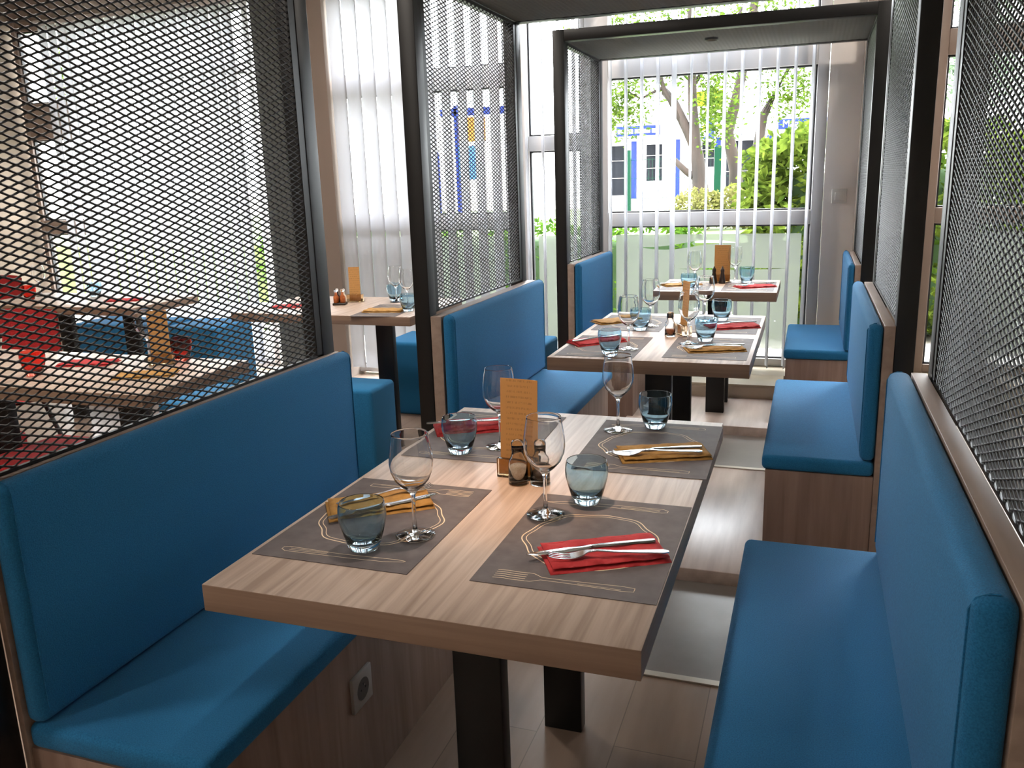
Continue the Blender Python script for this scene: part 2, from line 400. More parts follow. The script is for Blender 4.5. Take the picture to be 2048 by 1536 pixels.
def portal(label, xl, xr, y0, y1, zt, zf, zside):
    """xl/xr: (outer, inner) faces of the posts"""
    ps = .06; t = thing('mesh_booth_frame', label, 'booth frame', ((xl[0]+xr[1])/2, (y0+y1)/2, zf), 0, 'black mesh frames over the booths')
    ox, oy, oz = t.location
    B = lambda x0, x1, a, b, z0, z1: MB().box(x0-ox, x1-ox, a-oy, b-oy, z0-oz, z1-oz)
    for (x0, x1) in (xl, xr):
        for (a, b, zb) in ((y0, y0+ps, zf), (y1-ps, y1, zf if y1 < 5.2 else .18)):
            obj('post', B(x0, x1, a, b, zb, zt), M['black'], t, bevel=.002)
    h = .055
    obj('cross_beam', B(xl[0]+ps, xr[1]-ps, y0, y0+ps, zt-h, zt), M['black'], t, bevel=.002)
    obj('cross_beam', B(xl[0]+ps, xr[1]-ps, y1-ps, y1, zt-h, zt), M['black'], t, bevel=.002)
    obj('side_beam', B(xl[0], xl[1], y0+ps, y1-ps, zt-h, zt), M['black'], t, bevel=.002)
    obj('side_beam', B(xr[0], xr[1], y0+ps, y1-ps, zt-h, zt), M['black'], t, bevel=.002)
    ya, yb = y0+ps, y1-ps
    for (x0, x1), xm in ((xl, xl[1]-.006), (xr, xr[0]+.006)):
        sg = 1 if xm < -.5 else -1
        V, F = expmetal(yb-ya, zt-h-zside, lambda V: np.stack([xm-ox+sg*V[:, 2], ya-oy+V[:, 0], zside-oz+V[:, 1]], 1))
        npobj('mesh_panel', V, F, M['mesh'], t)
        fr = MB()
        for bx in ((ya, ya+.028, zside, zt-h), (yb-.028, yb, zside, zt-h), (ya, yb, zside-.001, zside+.006), (ya, yb, zt-h-.012, zt-h)):
            fr.box(xm-.004-ox, xm+.004-ox, bx[0]-oy, bx[1]-oy, bx[2]-oz, bx[3]-oz)
        obj('panel_edge', fr, M['black'], t)
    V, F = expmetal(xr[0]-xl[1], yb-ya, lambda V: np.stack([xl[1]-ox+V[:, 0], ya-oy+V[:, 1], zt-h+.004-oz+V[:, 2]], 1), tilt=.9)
    npobj('ceiling_mesh', V, F, M['mesh_lit'], t)
    return t
portal('black mesh booth frame around the nearest table, filling the left and right edges', (-1.365, -1.305), (.275, .335), .905, 2.13, 2.11, 0, .90)
portal('black mesh booth frame over the second table, middle of the three', (-1.34, -1.28), (.258, .315), 2.75, 3.87, 2.11, 0, .915)
portal('black mesh booth frame over the third table, nearest the windows', (-1.29, -1.23), (.24, .30), 4.42, 5.28, 2.11, 0, .93)

# ------------------------------------------------------------------ booths
def cushion(x0, x1, y0, y1, z0, z1, bv=.02):
    return MB().box(x0, x1, y0, y1, z0, z1)
def banquette(label, side, xf, xc, xb, xw, y0, y1, zs, zt, zf=0.0):
    """xf seat front, xc cushion face, xb cushion back, xw wood back"""
    t = thing('banquette', label, 'bench seat', ((xf+xw)/2, (y0+y1)/2, zf), 0, 'blue upholstered banquettes'); ox, oy, oz = t.location
    q = lambda a, b: (min(a, b)-ox, max(a, b)-ox)
    s = 1 if xw > xf else -1
    obj('seat_cushion', MB().box(*q(xf, xb-s*.001), y0-oy, y1-oy, zs-.05-oz, zs-oz), M['fabric'], t, bevel=.016, seg=4)
    obj('backrest_cushion', MB().box(*q(xc, xb), y0-oy, y1-oy, zs+.001-oz, zt-oz), M['fabric'], t, bevel=.02, seg=4)
    obj('base', MB().box(*q(xf+s*.012, xb), y0+.004-oy, y1-.004-oy, 0, zs-.05-oz), M['oak_dark'], t, bevel=.001)
    obj('back_panel', MB().box(*q(xb+s*.001, xw), y0-oy, y1-oy, 0, zt-.004-oz), M['cap'], t, bevel=.001)
    # stitched seams round both ends of the backrest
    for yy in (y0+.018, y1-.018):
        x0, x1 = q(xc, xb); z0, z1 = zs-oz, zt-oz
        k = [(x0-.0005, z0+.03), (x0-.0005, z1-.02), (x0+.006, z1-.006), (x0+.02, z1+.0005), (x1-.02, z1+.0005)] if s > 0 else [(x1+.0005, z0+.03), (x1+.0005, z1-.02), (x1-.006, z1-.006), (x1-.02, z1+.0005), (x0+.02, z1+.0005)]
        obj('seam', MB().tube([(a, yy-oy, b) for a, b in k], .0016, 5), M['fabric'], t)
    return t
b1L = banquette('dark blue banquette in the left foreground, with a power socket in its base', -1, -.90, -1.245, -1.29, -1.304, .965, 2.13, .45, .905)
b1R = banquette('blue banquette in the right foreground, seat running off the bottom edge', 1, -.122, .188, .238, .272, .96, 2.13, .45, .91)
b2L = banquette('blue banquette left of the second table', -1, -.87, -1.19, -1.236, -1.278, 2.75, 3.87, .475, .91)
b2R = banquette('blue banquette right of the second table, its near end in shade', 1, -.115, .18, .225, .257, 2.75, 3.87, .475, .915)
b3L = banquette('blue banquette left of the far table, beside the window frame', -1, -.86, -1.155, -1.192, -1.228, 4.42, 5.215, .50, .93)
b3R = banquette('short blue banquette right of the far table, by the cream pier', 1, -.10, .182, .212, .239, 4.42, 5.215, .50, .93)
ox, oy, oz = b1L.location
sx_ = -.912-ox; sy_ = 1.4795-oy; sz_ = .270-oz                  # front face of the base is at x = -.912
sp = obj('power_socket', MB().box(sx_, sx_+.009, sy_-.042, sy_+.042, sz_-.042, sz_+.042), M['socket'], b1L, bevel=.002)
sp['label'] = 'square grey power socket'
V = MB(); V.add([(sx_+.0094, sy_+.026*math.cos(a*PI/12), sz_+.026*math.sin(a*PI/12)) for a in range(24)], [tuple(range(24))])
obj('socket_face', V, M['socket_in'], sp, keep=True)
for dy in (-.0095, .0095):
    V2 = MB().add([(sx_+.0098, sy_+dy+.0028*math.cos(a*PI/5), sz_+.0028*math.sin(a*PI/5)) for a in range(10)], [tuple(range(10))])
    obj('socket_hole', V2, M['hole'], sp, keep=True)
obj('earth_pin', MB().tube([(sx_+.009, sy_, sz_+.012), (sx_+.014, sy_, sz_+.012)], .0022, 8), M['steel'], sp)

# ------------------------------------------------------------------ tables
def table(label, x0, x1, y0, y1, zt, zf, legs, th=.047, name='dining_table'):
    cx, cy = (x0+x1)/2, (y0+y1)/2
    t = thing(name, label, 'table', (cx, cy, zf), 0, 'oak topped dining tables')
    obj('tabletop', MB().box(x0-cx, x1-cx, y0-cy, y1-cy, zt-th-zf, zt-zf), M['oak'], t, bevel=.0015)
    top = [o for o in D.objects if o.parent == t and o.name.startswith('tabletop')][0].data
    top.materials.append(M['oak_edge'])
    for p in top.polygons:
        if abs(p.normal.z) < .6: p.material_index = 1
    for lx, ly in legs:
        obj('leg', MB().box(lx-.049-cx, lx+.049-cx, ly-.02-cy, ly+.02-cy, 0.0, zt-th-zf-.006), M['black'], t, bevel=.003)
    obj('top_bracket', MB().box(legs[0][0]-.06-cx, legs[0][0]+.06-cx, min(l[1] for l in legs)-.06-cy, max(l[1] for l in legs)+.06-cy, zt-th-zf-.006, zt-th-zf), M['black'], t)
    return t
T1, T2, T3 = .75, .765, .785
table('large oak table in the foreground, nearest the camera', -.907, -.188, 1.019, 2.147, T1, 0, [(-.555, 1.335), (-.538, 1.845)])
table('middle oak table between the second pair of blue banquettes', -.856, -.166, 2.793, 3.818, T2, .05, [(-.51, 3.09), (-.495, 3.53)])
table('far oak table in front of the wide window', -.765, -.145, 4.44, 4.98, T3, .1, [(-.452, 4.61), (-.452, 4.84)])

# placemat with line drawing (diner sits at -x, facing +x)
pm = thing('placemat', 'dark grey placemat with a plate drawing, front left of the foreground table', 'placemat', (-.747, 1.34, T1))
obj('mat_sheet', MB().box(-.15, .15, -.20, .20, .0002, .0012), M['mat'], pm)
dr = MB(); zz = .0015
for r0, wd in ((.118, .0022), (.110, .0014)):
    dr.ribbon([((r0+.003*math.sin(6*a+1)+.002*math.sin(11*a))*math.cos(a), (r0+.003*math.sin(6*a+1)+.002*math.sin(11*a))*math.sin(a)) for a in np.linspace(0, 2*PI, 96)[:-1]], wd, zz, True)
kn = [(-.11, -.168), (-.10, -.174), (0, -.172), (.03, -.171), (.09, -.168), (.125, -.160), (.127, -.157), (.11, -.155), (.03, -.159), (0, -.160), (-.10, -.156), (-.11, -.160)]
dr.ribbon(kn, .0012, zz, True); dr.ribbon([(-.095, -.168), (-.02, -.166)], .0009, zz); dr.ribbon([(-.095, -.162), (-.02, -.162)], .0009, zz)
fk = [(-.11, .158), (-.11, .170), (-.09, .172), (0, .169), (.04, .169), (.055, .178), (.065, .179)]
fk2 = [(-.11, .158), (-.09, .156), (0, .160), (.04, .160), (.055, .151), (.065, .150)]
dr.ribbon(fk, .0012, zz); dr.ribbon(fk2, .0012, zz); dr.ribbon([(-.09, .168), (-.02, .166)], .0009, zz)
for yy in (.1505, .1575, .1645, .1715, .1785): dr.ribbon([(.065, yy), (.085, yy+.0008), (.10, yy-.0006), (.118, yy+.0008)], .0014, zz)
obj('line_drawing', dr, M['cream'], pm, keep=True)
MATS = [('dark grey placemat under the red napkin, front right of the foreground table', (-.34, 1.348, T1), PI, 1),
 ('dark grey placemat, back left of the foreground table behind the menu', (-.743, 1.905, T1), .01, 1),
 ('dark grey placemat with tan napkin, back right of the foreground table', (-.333, 1.908, T1), PI+.01, 1),
 ('dark grey placemat, front left of the middle table', (-.697, 3.025, T2), 0, .94),
 ('dark grey placemat, front right of the middle table', (-.322, 3.055, T2), PI, .94),
 ('dark grey placemat, back left of the middle table', (-.695, 3.55, T2), 0, .94),
 ('dark grey placemat, back right of the middle table', (-.321, 3.55, T2), PI, .94),
 ('dark grey placemat, left side of the far table', (-.615, 4.685, T3), 0, .88),
 ('dark grey placemat, right side of the far table', (-.295, 4.685, T3), PI, .88),
 ('grey placemat at the near edge of the small window table', (-2.02, 3.83, .75), .1, .8)]
pm['group'] = 'placemats'
for lb, lc, rz, sx in MATS: dup(pm, lb, lc, rz, 'placemats', (sx, 1, 1) if lc[1] > 2.5 else None)

# napkins: folded pocket, long axis x
def napkin(label, m, loc, rz, curl=0):
    t = thing('napkin', label, 'napkin', loc, rz, 'folded napkins')
    def layer(name, l, wd, z, th, fold):
        mb = MB(); nx, ny = 16, 8; V = []
        for i in range(nx+1):
            for j in range(ny+1):
                x = (i/nx-.5)*l; y = (j/ny-.5)*wd
                h = th*(1-abs(2*j/ny-1)**6)*(1-.35*abs(2*i/nx-1)**8)+.0012*math.sin(i*1.3+j)*fold+curl*(1-(2*j/ny-1)**2)*(.6+.4*math.sin(i*.5))
                V.append((x, y, z+h))
        a = len(V); V += [(v[0], v[1], z) for v in V]
        F = [(i*(ny+1)+j, (i+1)*(ny+1)+j, (i+1)*(ny+1)+j+1, i*(ny+1)+j+1) for i in range(nx) for j in range(ny)]
        F += [tuple(a+k for k in reversed(q)) for q in F]
        rim = [i*(ny+1) for i in range(nx+1)]+[nx*(ny+1)+j for j in range(1, ny+1)]+[i*(ny+1)+ny for i in range(nx-1, -1, -1)]+[j for j in range(ny-1, 0, -1)]
        F += [(rim[k], rim[(k+1) % len(rim)], a+rim[(k+1) % len(rim)], a+rim[k]) for k in range(len(rim))]
        return obj(name, mb.add(V, F), m, t, smooth=True)
    layer('lower_fold', .205, .112, .0013, .0064, .6); o = layer('upper_fold', .198, .104, .0078, .0040, 1.0); o.location = (.002, .003, 0)
    return t
NZ = .0095
R_, T_ = M['red_napkin'], M['tan_napkin']
napkin('tan napkin under cutlery, front left of the foreground table', T_, (-.785, 1.402, T1), .61)
napkin('red napkin under a knife and fork, front right of the foreground table', R_, (-.306, 1.297, T1), .50)
napkin('tan napkin under cutlery, back right of the foreground table', T_, (-.297, 1.856, T1), .39)
napkin('rounded red napkin behind the menu holder, back left of the foreground table', R_, (-.80, 1.955, T1), .52, .012)
napkin('dark red napkin at the left corner of the middle table', R_, (-.748, 3.09, T2), .70, .004)
napkin('tan napkin with crossed cutlery, front right of the middle table', T_, (-.303, 3.022, T2), .33)
napkin('red napkin, back right of the middle table', R_, (-.285, 3.50, T2), .46, .004)
napkin('tan napkin, back left corner of the middle table', T_, (-.775, 3.57, T2), .7)
napkin('red napkin on the right of the far table', R_, (-.265, 4.655, T3), .5)
napkin('tan napkin on the left of the far table', T_, (-.66, 4.70, T3), .5)

# cutlery, pointing along +x (tip / tines at +x), centred
def knife_mesh():
    P = [(-.112, .0045, 0), (-.105, .0065, 0), (-.06, .0062, .001), (-.01, .0048, .0015), (.0, .0042, .0015), (.012, .0085, .001), (.05, .0098, 0), (.09, .0085, 0), (.108, .004, 0), (.114, .0006, 0)]
    V = []; 
    for x, h, z in P:
        th = .0028 if x < .005 else .0011
        V += [(x, -h, z), (x, 0, z-th*.2), (x, h, z), (x, h*.6, z+th), (x, -h*.6, z+th)]
    n = 5; F = [(i*n+k, i*n+(k+1) % n, (i+1)*n+(k+1) % n, (i+1)*n+k) for i in range(len(P)-1) for k in range(n)]
    F += [tuple(range(n)), tuple((len(P)-1)*n+k for k in range(n))]
    return MB().add(V, F)
def strip(P, th=.0016, flip=1):
    V = []
    for x, ya, yb, z in P: V += [(x, ya, z), (x, yb, z), (x, yb, z+th), (x, ya, z+th)]
    F = [(i*4+k, i*4+(k+1) % 4, (i+1)*4+(k+1) % 4, (i+1)*4+k) for i in range(len(P)-1) for k in range(4)]
    return V, F+[(0, 1, 2, 3), tuple((len(P)-1)*4+k for k in range(4))]
def fork_mesh():
    mb = MB()
    mb.add(*strip([(x, -h, h, z) for x, h, z in [(-.10, .003, .002), (-.092, .0065, .0025), (-.05, .005, .004), (-.01, .003, .006), (.02, .0026, .009), (.034, .004, .008), (.044, .0095, .0045), (.056, .0115, .001), (.064, .0115, 0)]], .002))
    for k in range(4):
        y = -.0115+k*.0065
        mb.add(*strip([(.063, y, y+.0035, 0), (.078, y, y+.0032, .0005), (.092, y+.0004, y+.0026, .003), (.1, y+.0009, y+.0018, .006)], .0013))
    return mb
kno = obj('knife', knife_mesh(), M['steel'], smooth=True); tag(kno, 'steel knife on the red napkin in the foreground', 'knife', 'knives')
fko = obj('fork', fork_mesh(), M['steel'], smooth=True); tag(fko, 'steel fork on the red napkin in the foreground', 'fork', 'forks')
for ob in (kno, fko):
    ob.data.set_sharp_from_angle(angle=rd(35))
def put(src, label, tip, end, z, first=[]):
    cx, cy = (tip[0]+end[0])/2, (tip[1]+end[1])/2; a = math.atan2(tip[1]-end[1], tip[0]-end[0])
    if src.name not in first:
        first.append(src.name); src.location = (cx, cy, z); src.rotation_euler = (0, 0, a); src['label'] = label; return src
    return dup(src, label, (cx, cy, z), a)
z1 = T1+.0132; z2 = T2+.0132; z3 = T3+.0132
put(kno, 'steel knife on the red napkin in the foreground', (-.424, 1.239), (-.225, 1.352), z1)
put(fko, 'steel fork on the red napkin in the foreground', (-.384, 1.237), (-.196, 1.306), z1)
put(kno, 'steel knife on the tan napkin, back right of the foreground table', (-.416, 1.801), (-.213, 1.895), z1)
put(fko, 'steel fork on the tan napkin, back right of the foreground table', (-.397, 1.79), (-.207, 1.853), z1)
put(kno, 'steel knife on the tan napkin behind the front left tumbler', (-.687, 1.462), (-.833, 1.290), z1)
put(fko, 'steel fork on the tan napkin, front left of the foreground table', (-.712, 1.497), (-.853, 1.352), z1)
put(kno, 'steel knife tucked along the rounded red napkin', (-.70, 1.975), (-.90, 1.885), z1+.013)
put(kno, 'steel knife on the tan napkin of the middle table', (-.410, 3.005), (-.21, 3.075), z2)
put(fko, 'steel fork on the tan napkin of the middle table', (-.40, 2.965), (-.212, 3.035), z2)
put(kno, 'steel knife on the back red napkin of the middle table', (-.385, 3.46), (-.20, 3.55), z2+.004)
put(kno, 'steel knife on the dark red napkin at the left corner of the middle table', (-.665, 3.17), (-.82, 3.01), z2+.004)
put(fko, 'steel fork on the red napkin of the far table', (-.35, 4.585), (-.175, 4.69), z3)
put(kno, 'steel knife on the red napkin of the far table', (-.355, 4.63), (-.18, 4.735), z3)
put(knife := kno, 'steel knife on the tan napkin of the far table', (-.58, 4.75), (-.76, 4.66), z3)

# ------------------------------------------------------------------ glasses
def wineglass_mesh():
    out = [(.0, .0), (.034, 0), (.0362, .0012), (.0355, .0022), (.020, .0045), (.008, .008), (.0042, .014), (.0036, .03), (.0036, .068), (.0045, .078), (.009, .086), (.020, .095), (.031, .108), (.0375, .124), (.0395, .138), (.0385, .156), (.0355, .176), (.0331, .190), (.0328, .1932), (.0326, .1939), (.0322, .1942)]
    inn = [(.0318, .1939), (.0317, .1932), (.0321, .190), (.0347, .176), (.0377, .156), (.0386, .138), (.0366, .124), (.030, .109), (.019, .097), (.008, .090), (0, .0885)]
    return MB().lathe(out+inn, 40)
def tumbler_mesh():
    out = [(0, 0), (.024, 0), (.0268, .0015), (.030, .012), (.037, .035), (.0417, .056), (.0425, .068), (.0412, .080), (.0398, .0852), (.0396, .0862), (.0393, .0868), (.0389, .0870)]
    inn = [(.0384, .0868), (.0382, .0862), (.0383, .0852), (.0398, .080), (.041, .068), (.0400, .056), (.0355, .037), (.029, .020), (.020, .0125), (0, .0105)]
    return MB().lathe(out+inn, 40)
wg = obj('wine_glass', wineglass_mesh(), M['glass'], smooth=True); tag(wg, 'x', 'wine glass', 'wine glasses')
tb = obj('tumbler', tumbler_mesh(), M['blueglass'], smooth=True); tag(tb, 'x', 'tumbler', 'blue water tumblers')
mt = .0014
WG = [('wine glass standing on the front left placemat of the foreground table', (-.651, 1.287, T1+mt)),
 ('wine glass on the front right placemat, in front of the pepper shaker', (-.451, 1.442, T1+mt)),
 ('wine glass at the back right of the foreground table, beside a blue tumbler', (-.435, 2.02, T1+mt)),
 ('wine glass partly hidden behind the menu on the foreground table', (-.678, 1.82, T1+mt)),
 ('wine glass nearest the camera on the left of the middle table', (-.603, 2.977, T2+mt)),
 ('wine glass at the back left of the middle table', (-.611, 3.473, T2+mt)),
 ('wine glass in front of the tan napkin, right half of the middle table', (-.407, 3.118, T2+mt)),
 ('wine glass at the back right of the middle table', (-.405, 3.606, T2+mt)),
 ('wine glass left of the menu on the far table', (-.575, 4.612, T3+mt)),
 ('wine glass right of the menu on the far table', (-.386, 4.86, T3+mt)),
 ('left wine glass on the small window table', (-2.114, 4.124, .75)),
 ('right wine glass on the small window table, against the black post', (-1.978, 3.985, .75))]
TB = [('blue tumbler in front of the tan napkin, left foreground', (-.715, 1.214, T1+mt)),
 ('blue tumbler in front of the rounded red napkin', (-.758, 1.759, T1+mt)),
 ('blue tumbler on the front right placemat of the foreground table', (-.391, 1.524, T1+mt)),
 ('dark looking blue tumbler at the back right edge of the foreground table', (-.35, 2.07, T1+mt)),
 ('blue tumbler at the front left of the middle table, before the dark red napkin', (-.652, 2.89, T2+mt)),
 ('blue tumbler at the back left of the middle table', (-.636, 3.384, T2+mt)),
 ('blue tumbler behind the tan napkin of the middle table', (-.353, 3.188, T2+mt)),
 ('blue tumbler at the back right of the middle table', (-.342, 3.67, T2+mt)),
 ('blue tumbler at the left of the far table', (-.59, 4.49, T3+mt)),
 ('blue tumbler at the right of the far table', (-.321, 4.84, T3+mt)),
 ('blue tumbler at the back of the small window table', (-2.157, 4.19, .75)),
 ('blue tumbler at the near right corner of the small window table', (-1.898, 3.828, .751))]
for src, lst in ((wg, WG), (tb, TB)):
    for i, (lb, lc) in enumerate(lst):
        if i == 0: src.location = lc; src['label'] = lb
        else: dup(src, lb, lc)

# menu holders, cards, shakers
def menu(lbl, loc, rz, h=.205, wd=.087):
    t = thing('menu_holder', 'low smoky block holding the menu card '+lbl, 'menu holder', loc, rz, 'menu holders')
    obj('block', MB().box(-.045, .045, -.016, -.004, 0, .042).box(-.045, .045, .004, .016, 0, .042).box(-.045, .045, -.016, .016, 0, .0035), M['perspex'], t, bevel=.001)
    mb = MB(); k = 8; V = []
    for i in range(k+1):
        x = (i/k-.5)*wd; y = .0015*math.cos((i/k-.5)*PI)
        V += [(x, y, .006), (x, y+.012, h), (x, y+.0126, h), (x, y+.0006, .006)]
    F = [(i*4+a, i*4+(a+1) % 4, (i+1)*4+(a+1) % 4, (i+1)*4+a) for i in range(k) for a in range(4)]+[(0, 1, 2, 3), tuple(k*4+a for a in range(4))]
    c = obj('menu_card', mb.add(V, F), M['card']); c.location = (loc[0], loc[1], loc[2]); c.rotation_euler = (0, 0, rz)
    tag(c, 'tall tan menu card with small print '+lbl, 'menu card', 'menu cards')
menu('on the foreground table', (-.569, 1.632, T1+.0002), -.12, .214)
menu('on the middle table', (-.452, 3.30, T2+.0002), -.98, .21, .06)
menu('on the far table', (-.456, 4.86, T3+.0002), 0.0, .205)
menu('on the small window table', (-2.353, 4.10, .7502), .35, .19, .06)
def shaker(label, fill, loc, mat_='glass', cap=True):
    t = thing('shaker', label, 'shaker', loc, 0, 'salt and pepper shakers')
    out = [(0, 0), (.0195, 0), (.0212, .003), (.0205, .045), (.0185, .054), (.0135, .062), (.0125, .072), (.0125, .080)]
    inn = [(.0112, .080), (.0112, .062), (.0165, .053), (.0180, .044), (.0185, .006), (0, .0055)]
    obj('jar', MB().lathe(out+inn, 28), M[mat_], t, smooth=True)
    obj('contents', MB().lathe([(0, .0062), (.0178, .0068), (.0174, .040), (0, .043)] if fill == 'salt' else [(0, .0062), (.0178, .0068), (.0174, .026), (0, .028)], 20), M[fill], t, smooth=True)
    obj('cap', MB().lathe([(.0131, .074), (.0135, .090), (.0110, .095), (.004, .097), (0, .0985)], 24), M['glass' if fill != 'spice' else 'capmetal'], t, smooth=True)
    return t
shaker('glass salt shaker left of the wine glass on the foreground table', 'salt', (-.557, 1.594, T1))
shaker('glass pepper shaker behind the wine glass on the foreground table', 'grind', (-.512, 1.604, T1))
shaker('glass salt shaker beside the menu on the middle table', 'spice', (-.497, 3.262, T2))
def mill(label, loc):
    o = obj('pepper_mill', MB().lathe([(0, 0), (.019, 0), (.019, .004), (.016, .02), (.012, .045), (.009, .06), (.011, .072), (.009, .082), (.004, .086), (.005, .092), (0, .095)], 24), M['darkshaker'], smooth=True)
    o.location = loc; tag(o, label, 'pepper mill', 'dark mills')
mill('left dark conical mill before the menu on the far table', (-.493, 4.80, T3)); mill('right dark conical mill before the menu on the far table', (-.448, 4.80, T3))
t = thing('cruet_set', 'small caddy of sauce bottles on the small window table', 'cruet', (-2.385, 3.99, .75), .3)
obj('tray', MB().box(-.035, .035, -.03, .03, 0, .012), M['darkshaker'], t, bevel=.003)
for i, (a, b, fl) in enumerate([(-.017, -.013, 'spice'), (.018, -.013, 'spice'), (-.017, .015, 'grind'), (.018, .015, 'salt')]):
    q = obj('bottle', MB().lathe([(0, .013), (.014, .013), (.0145, .045), (.007, .056), (.0065, .07), (0, .07)], 18, a, b), M[fl], t, smooth=True)
    obj('stopper', MB().lathe([(0, .0702), (.007, .0702), (.010, .077), (.007, .085), (0, .087)], 14, a, b), M['glass'], q, smooth=True)

# downlights under the booth ceilings
def downlight(label, x, y, z, pw, hot):
    t = thing('ceiling_spotlight', label, 'spotlight', (x, y, z), 0, 'booth spotlights')
    obj('housing', MB().lathe([(0, .05), (.028, .05), (.033, .045), (.036, 0), (.031, 0), (.029, .012)], 28), M['grey_steel'], t, smooth=True)
    obj('lamp_lens', MB().lathe([(0, .013), (.029, .013)], 24), M['bulb'], t)
    for e_, sz, col in ((pw, 52, (1, .86, .74)), (hot, 26, (1, .48, .14))):
        l = D.objects.new('lamp_beam', D.lights.new('lamp_beam', 'SPOT')); COL.objects.link(l); l.parent = t
        l.location = (0, 0, .005); l.data.energy = e_; l.data.spot_size = rd(sz); l.data.spot_blend = 1; l.data.color = col; l.data.shadow_soft_size = .025
    return t
downlight('spotlight in the mesh ceiling over the foreground table', -.55, 1.52, 2.045, 19, 15)
downlight('spotlight in the mesh ceiling over the middle table', -.50, 3.22, 2.045, 10, 8)
downlight('lit spotlight in the mesh ceiling over the far table', -.53, 4.74, 2.045, 12, 10)

def fill_lamp(label, x, y, e=26):  # unseen lamps added under the ceiling to brighten the interior
    t = thing('fill_lamp', label, 'fill lamp', (x, y, 2.995), 0, 'added fill lamps')
    obj('trim_ring', MB().lathe([(.15, 0), (.15, -.02), (.125, -.022), (.125, -.004)], 32), M['frame'], t, smooth=True)
    obj('diffuser', MB().lathe([(0, -.012), (.124, -.012)], 32), M['diffuser'], t)
for lb, x, y in (('added fill lamp above the aisle left of the foreground booth, behind the viewer', -2.4, .1), ('added fill lamp at the rear of the room', -2.6, -1.6), ('added fill lamp between the left meshes and the blinds', -1.85, 4.7), ('added fill lamp left of the nearest mesh panel', -1.95, 1.9), ('added fill lamp over the right aisle beside the column', .6, 4.1),
                 ('added fill lamp above the small window table', -2.3, 3.3), ('added fill lamp over the far left tables', -4.4, 2.9)):
    fill_lamp('round white '+lb, x, y)

# ------------------------------------------------------------------ left room
def plain_table(label, x0, x1, y0, y1, legs, rot=0):
    t = table(label, x0, x1, y0, y1, .75, 0, legs, .045); t.rotation_euler = (0, 0, rot); return t
plain_table('small oak table by the blinds, left of the second booth', -2.83, -1.80, 3.64, 4.30, [(-2.52, 3.95), (-2.1, 3.95)])
plain_table('large oak table behind the left mesh panel', -3.45, -1.965, 2.05, 2.60, [(-2.25, 2.3), (-2.88, 2.3)])
plain_table('oak table by the beige wall, seen through the left mesh', -4.75, -3.53, 3.70, 4.25, [(-4.3, 3.97), (-3.8, 3.97)])
def pouf(label, x0, x1, y0, y1, h=.45, m='fabric'):
    o = obj('cube_stool', MB().box(-(x1-x0)/2, (x1-x0)/2, -(y1-y0)/2, (y1-y0)/2, 0, h), M[m], None, bevel=.022, seg=4)
    o.location = ((x0+x1)/2, (y0+y1)/2, 0); return tag(o, label, 'stool', 'upholstered cube stools')
pouf('blue cube stool directly behind the left foreground banquette', -2.28, -1.885, 3.36, 3.61)
pouf('blue cube stool beyond the small window table, left of the black post', -2.42, -2.0, 4.5, 4.9)
pouf('blue cube stool seen just right of the second left banquette backrest', -1.86, -1.42, 4.45, 4.88)
pouf('long blue stool below the blinds, seen through the left mesh', -5.12, -4.36, 4.75, 5.18)
pouf('square blue stool beside the long one, seen through the left mesh', -4.28, -3.84, 4.75, 5.18)
pouf('blue cube stool half hidden at the right end of the mesh panel', -2.75, -2.3, 2.95, 3.35)
pouf('red cube stool under the near side of the large left table', -2.80, -2.42, 2.08, 2.46, .45, 'red_fabric')
pouf('red cube stool at the left edge under the large left table', -3.34, -2.96, 2.06, 2.46, .45, 'red_fabric')
def chair(label, x, y, rz):
    t = thing('shell_chair', label, 'chair', (x, y, 0), rz, 'red shell chairs')
    mb = MB(); V = []; n, k = 12, 8
    prof = [(.20, .46), (.12, .445), (0, .44), (-.12, .45), (-.18, .49), (-.205, .56), (-.22, .66), (-.235, .76), (-.25, .84)]
    for i, (y_, z_) in enumerate(prof):
        wdt = .21 if i < 5 else .21-.012*(i-4)
        for j in range(n+1):
            s = j/n*2-1; V.append((s*wdt, y_+.03*s*s*(1 if i > 4 else 0), z_+.02*s*s*(i < 5)))
    F = [(i*(n+1)+j, i*(n+1)+j+1, (i+1)*(n+1)+j+1, (i+1)*(n+1)+j) for i in range(len(prof)-1) for j in range(n)]
    a = len(V); V += [(v[0], v[1]-.008, v[2]-.01) for v in V]; F += [tuple(a+q for q in reversed(f_)) for f_ in F]
    obj('shell_seat', mb.add(V, F), M['red_fabric'], t, smooth=True)
    for sx in (-1, 1):
        for sy in (-1, 1): obj('leg', MB().tube([(sx*.12, sy*.1, .44), (sx*.2, sy*.2, 0)], .011, 8), M['grey_steel'], t, smooth=True)
chair('red shell chair at the left end of the large left table', -3.55, 2.85, PI)
chair('red shell chair behind the oak table near the beige wall', -5.3, 4.2, PI-.3)
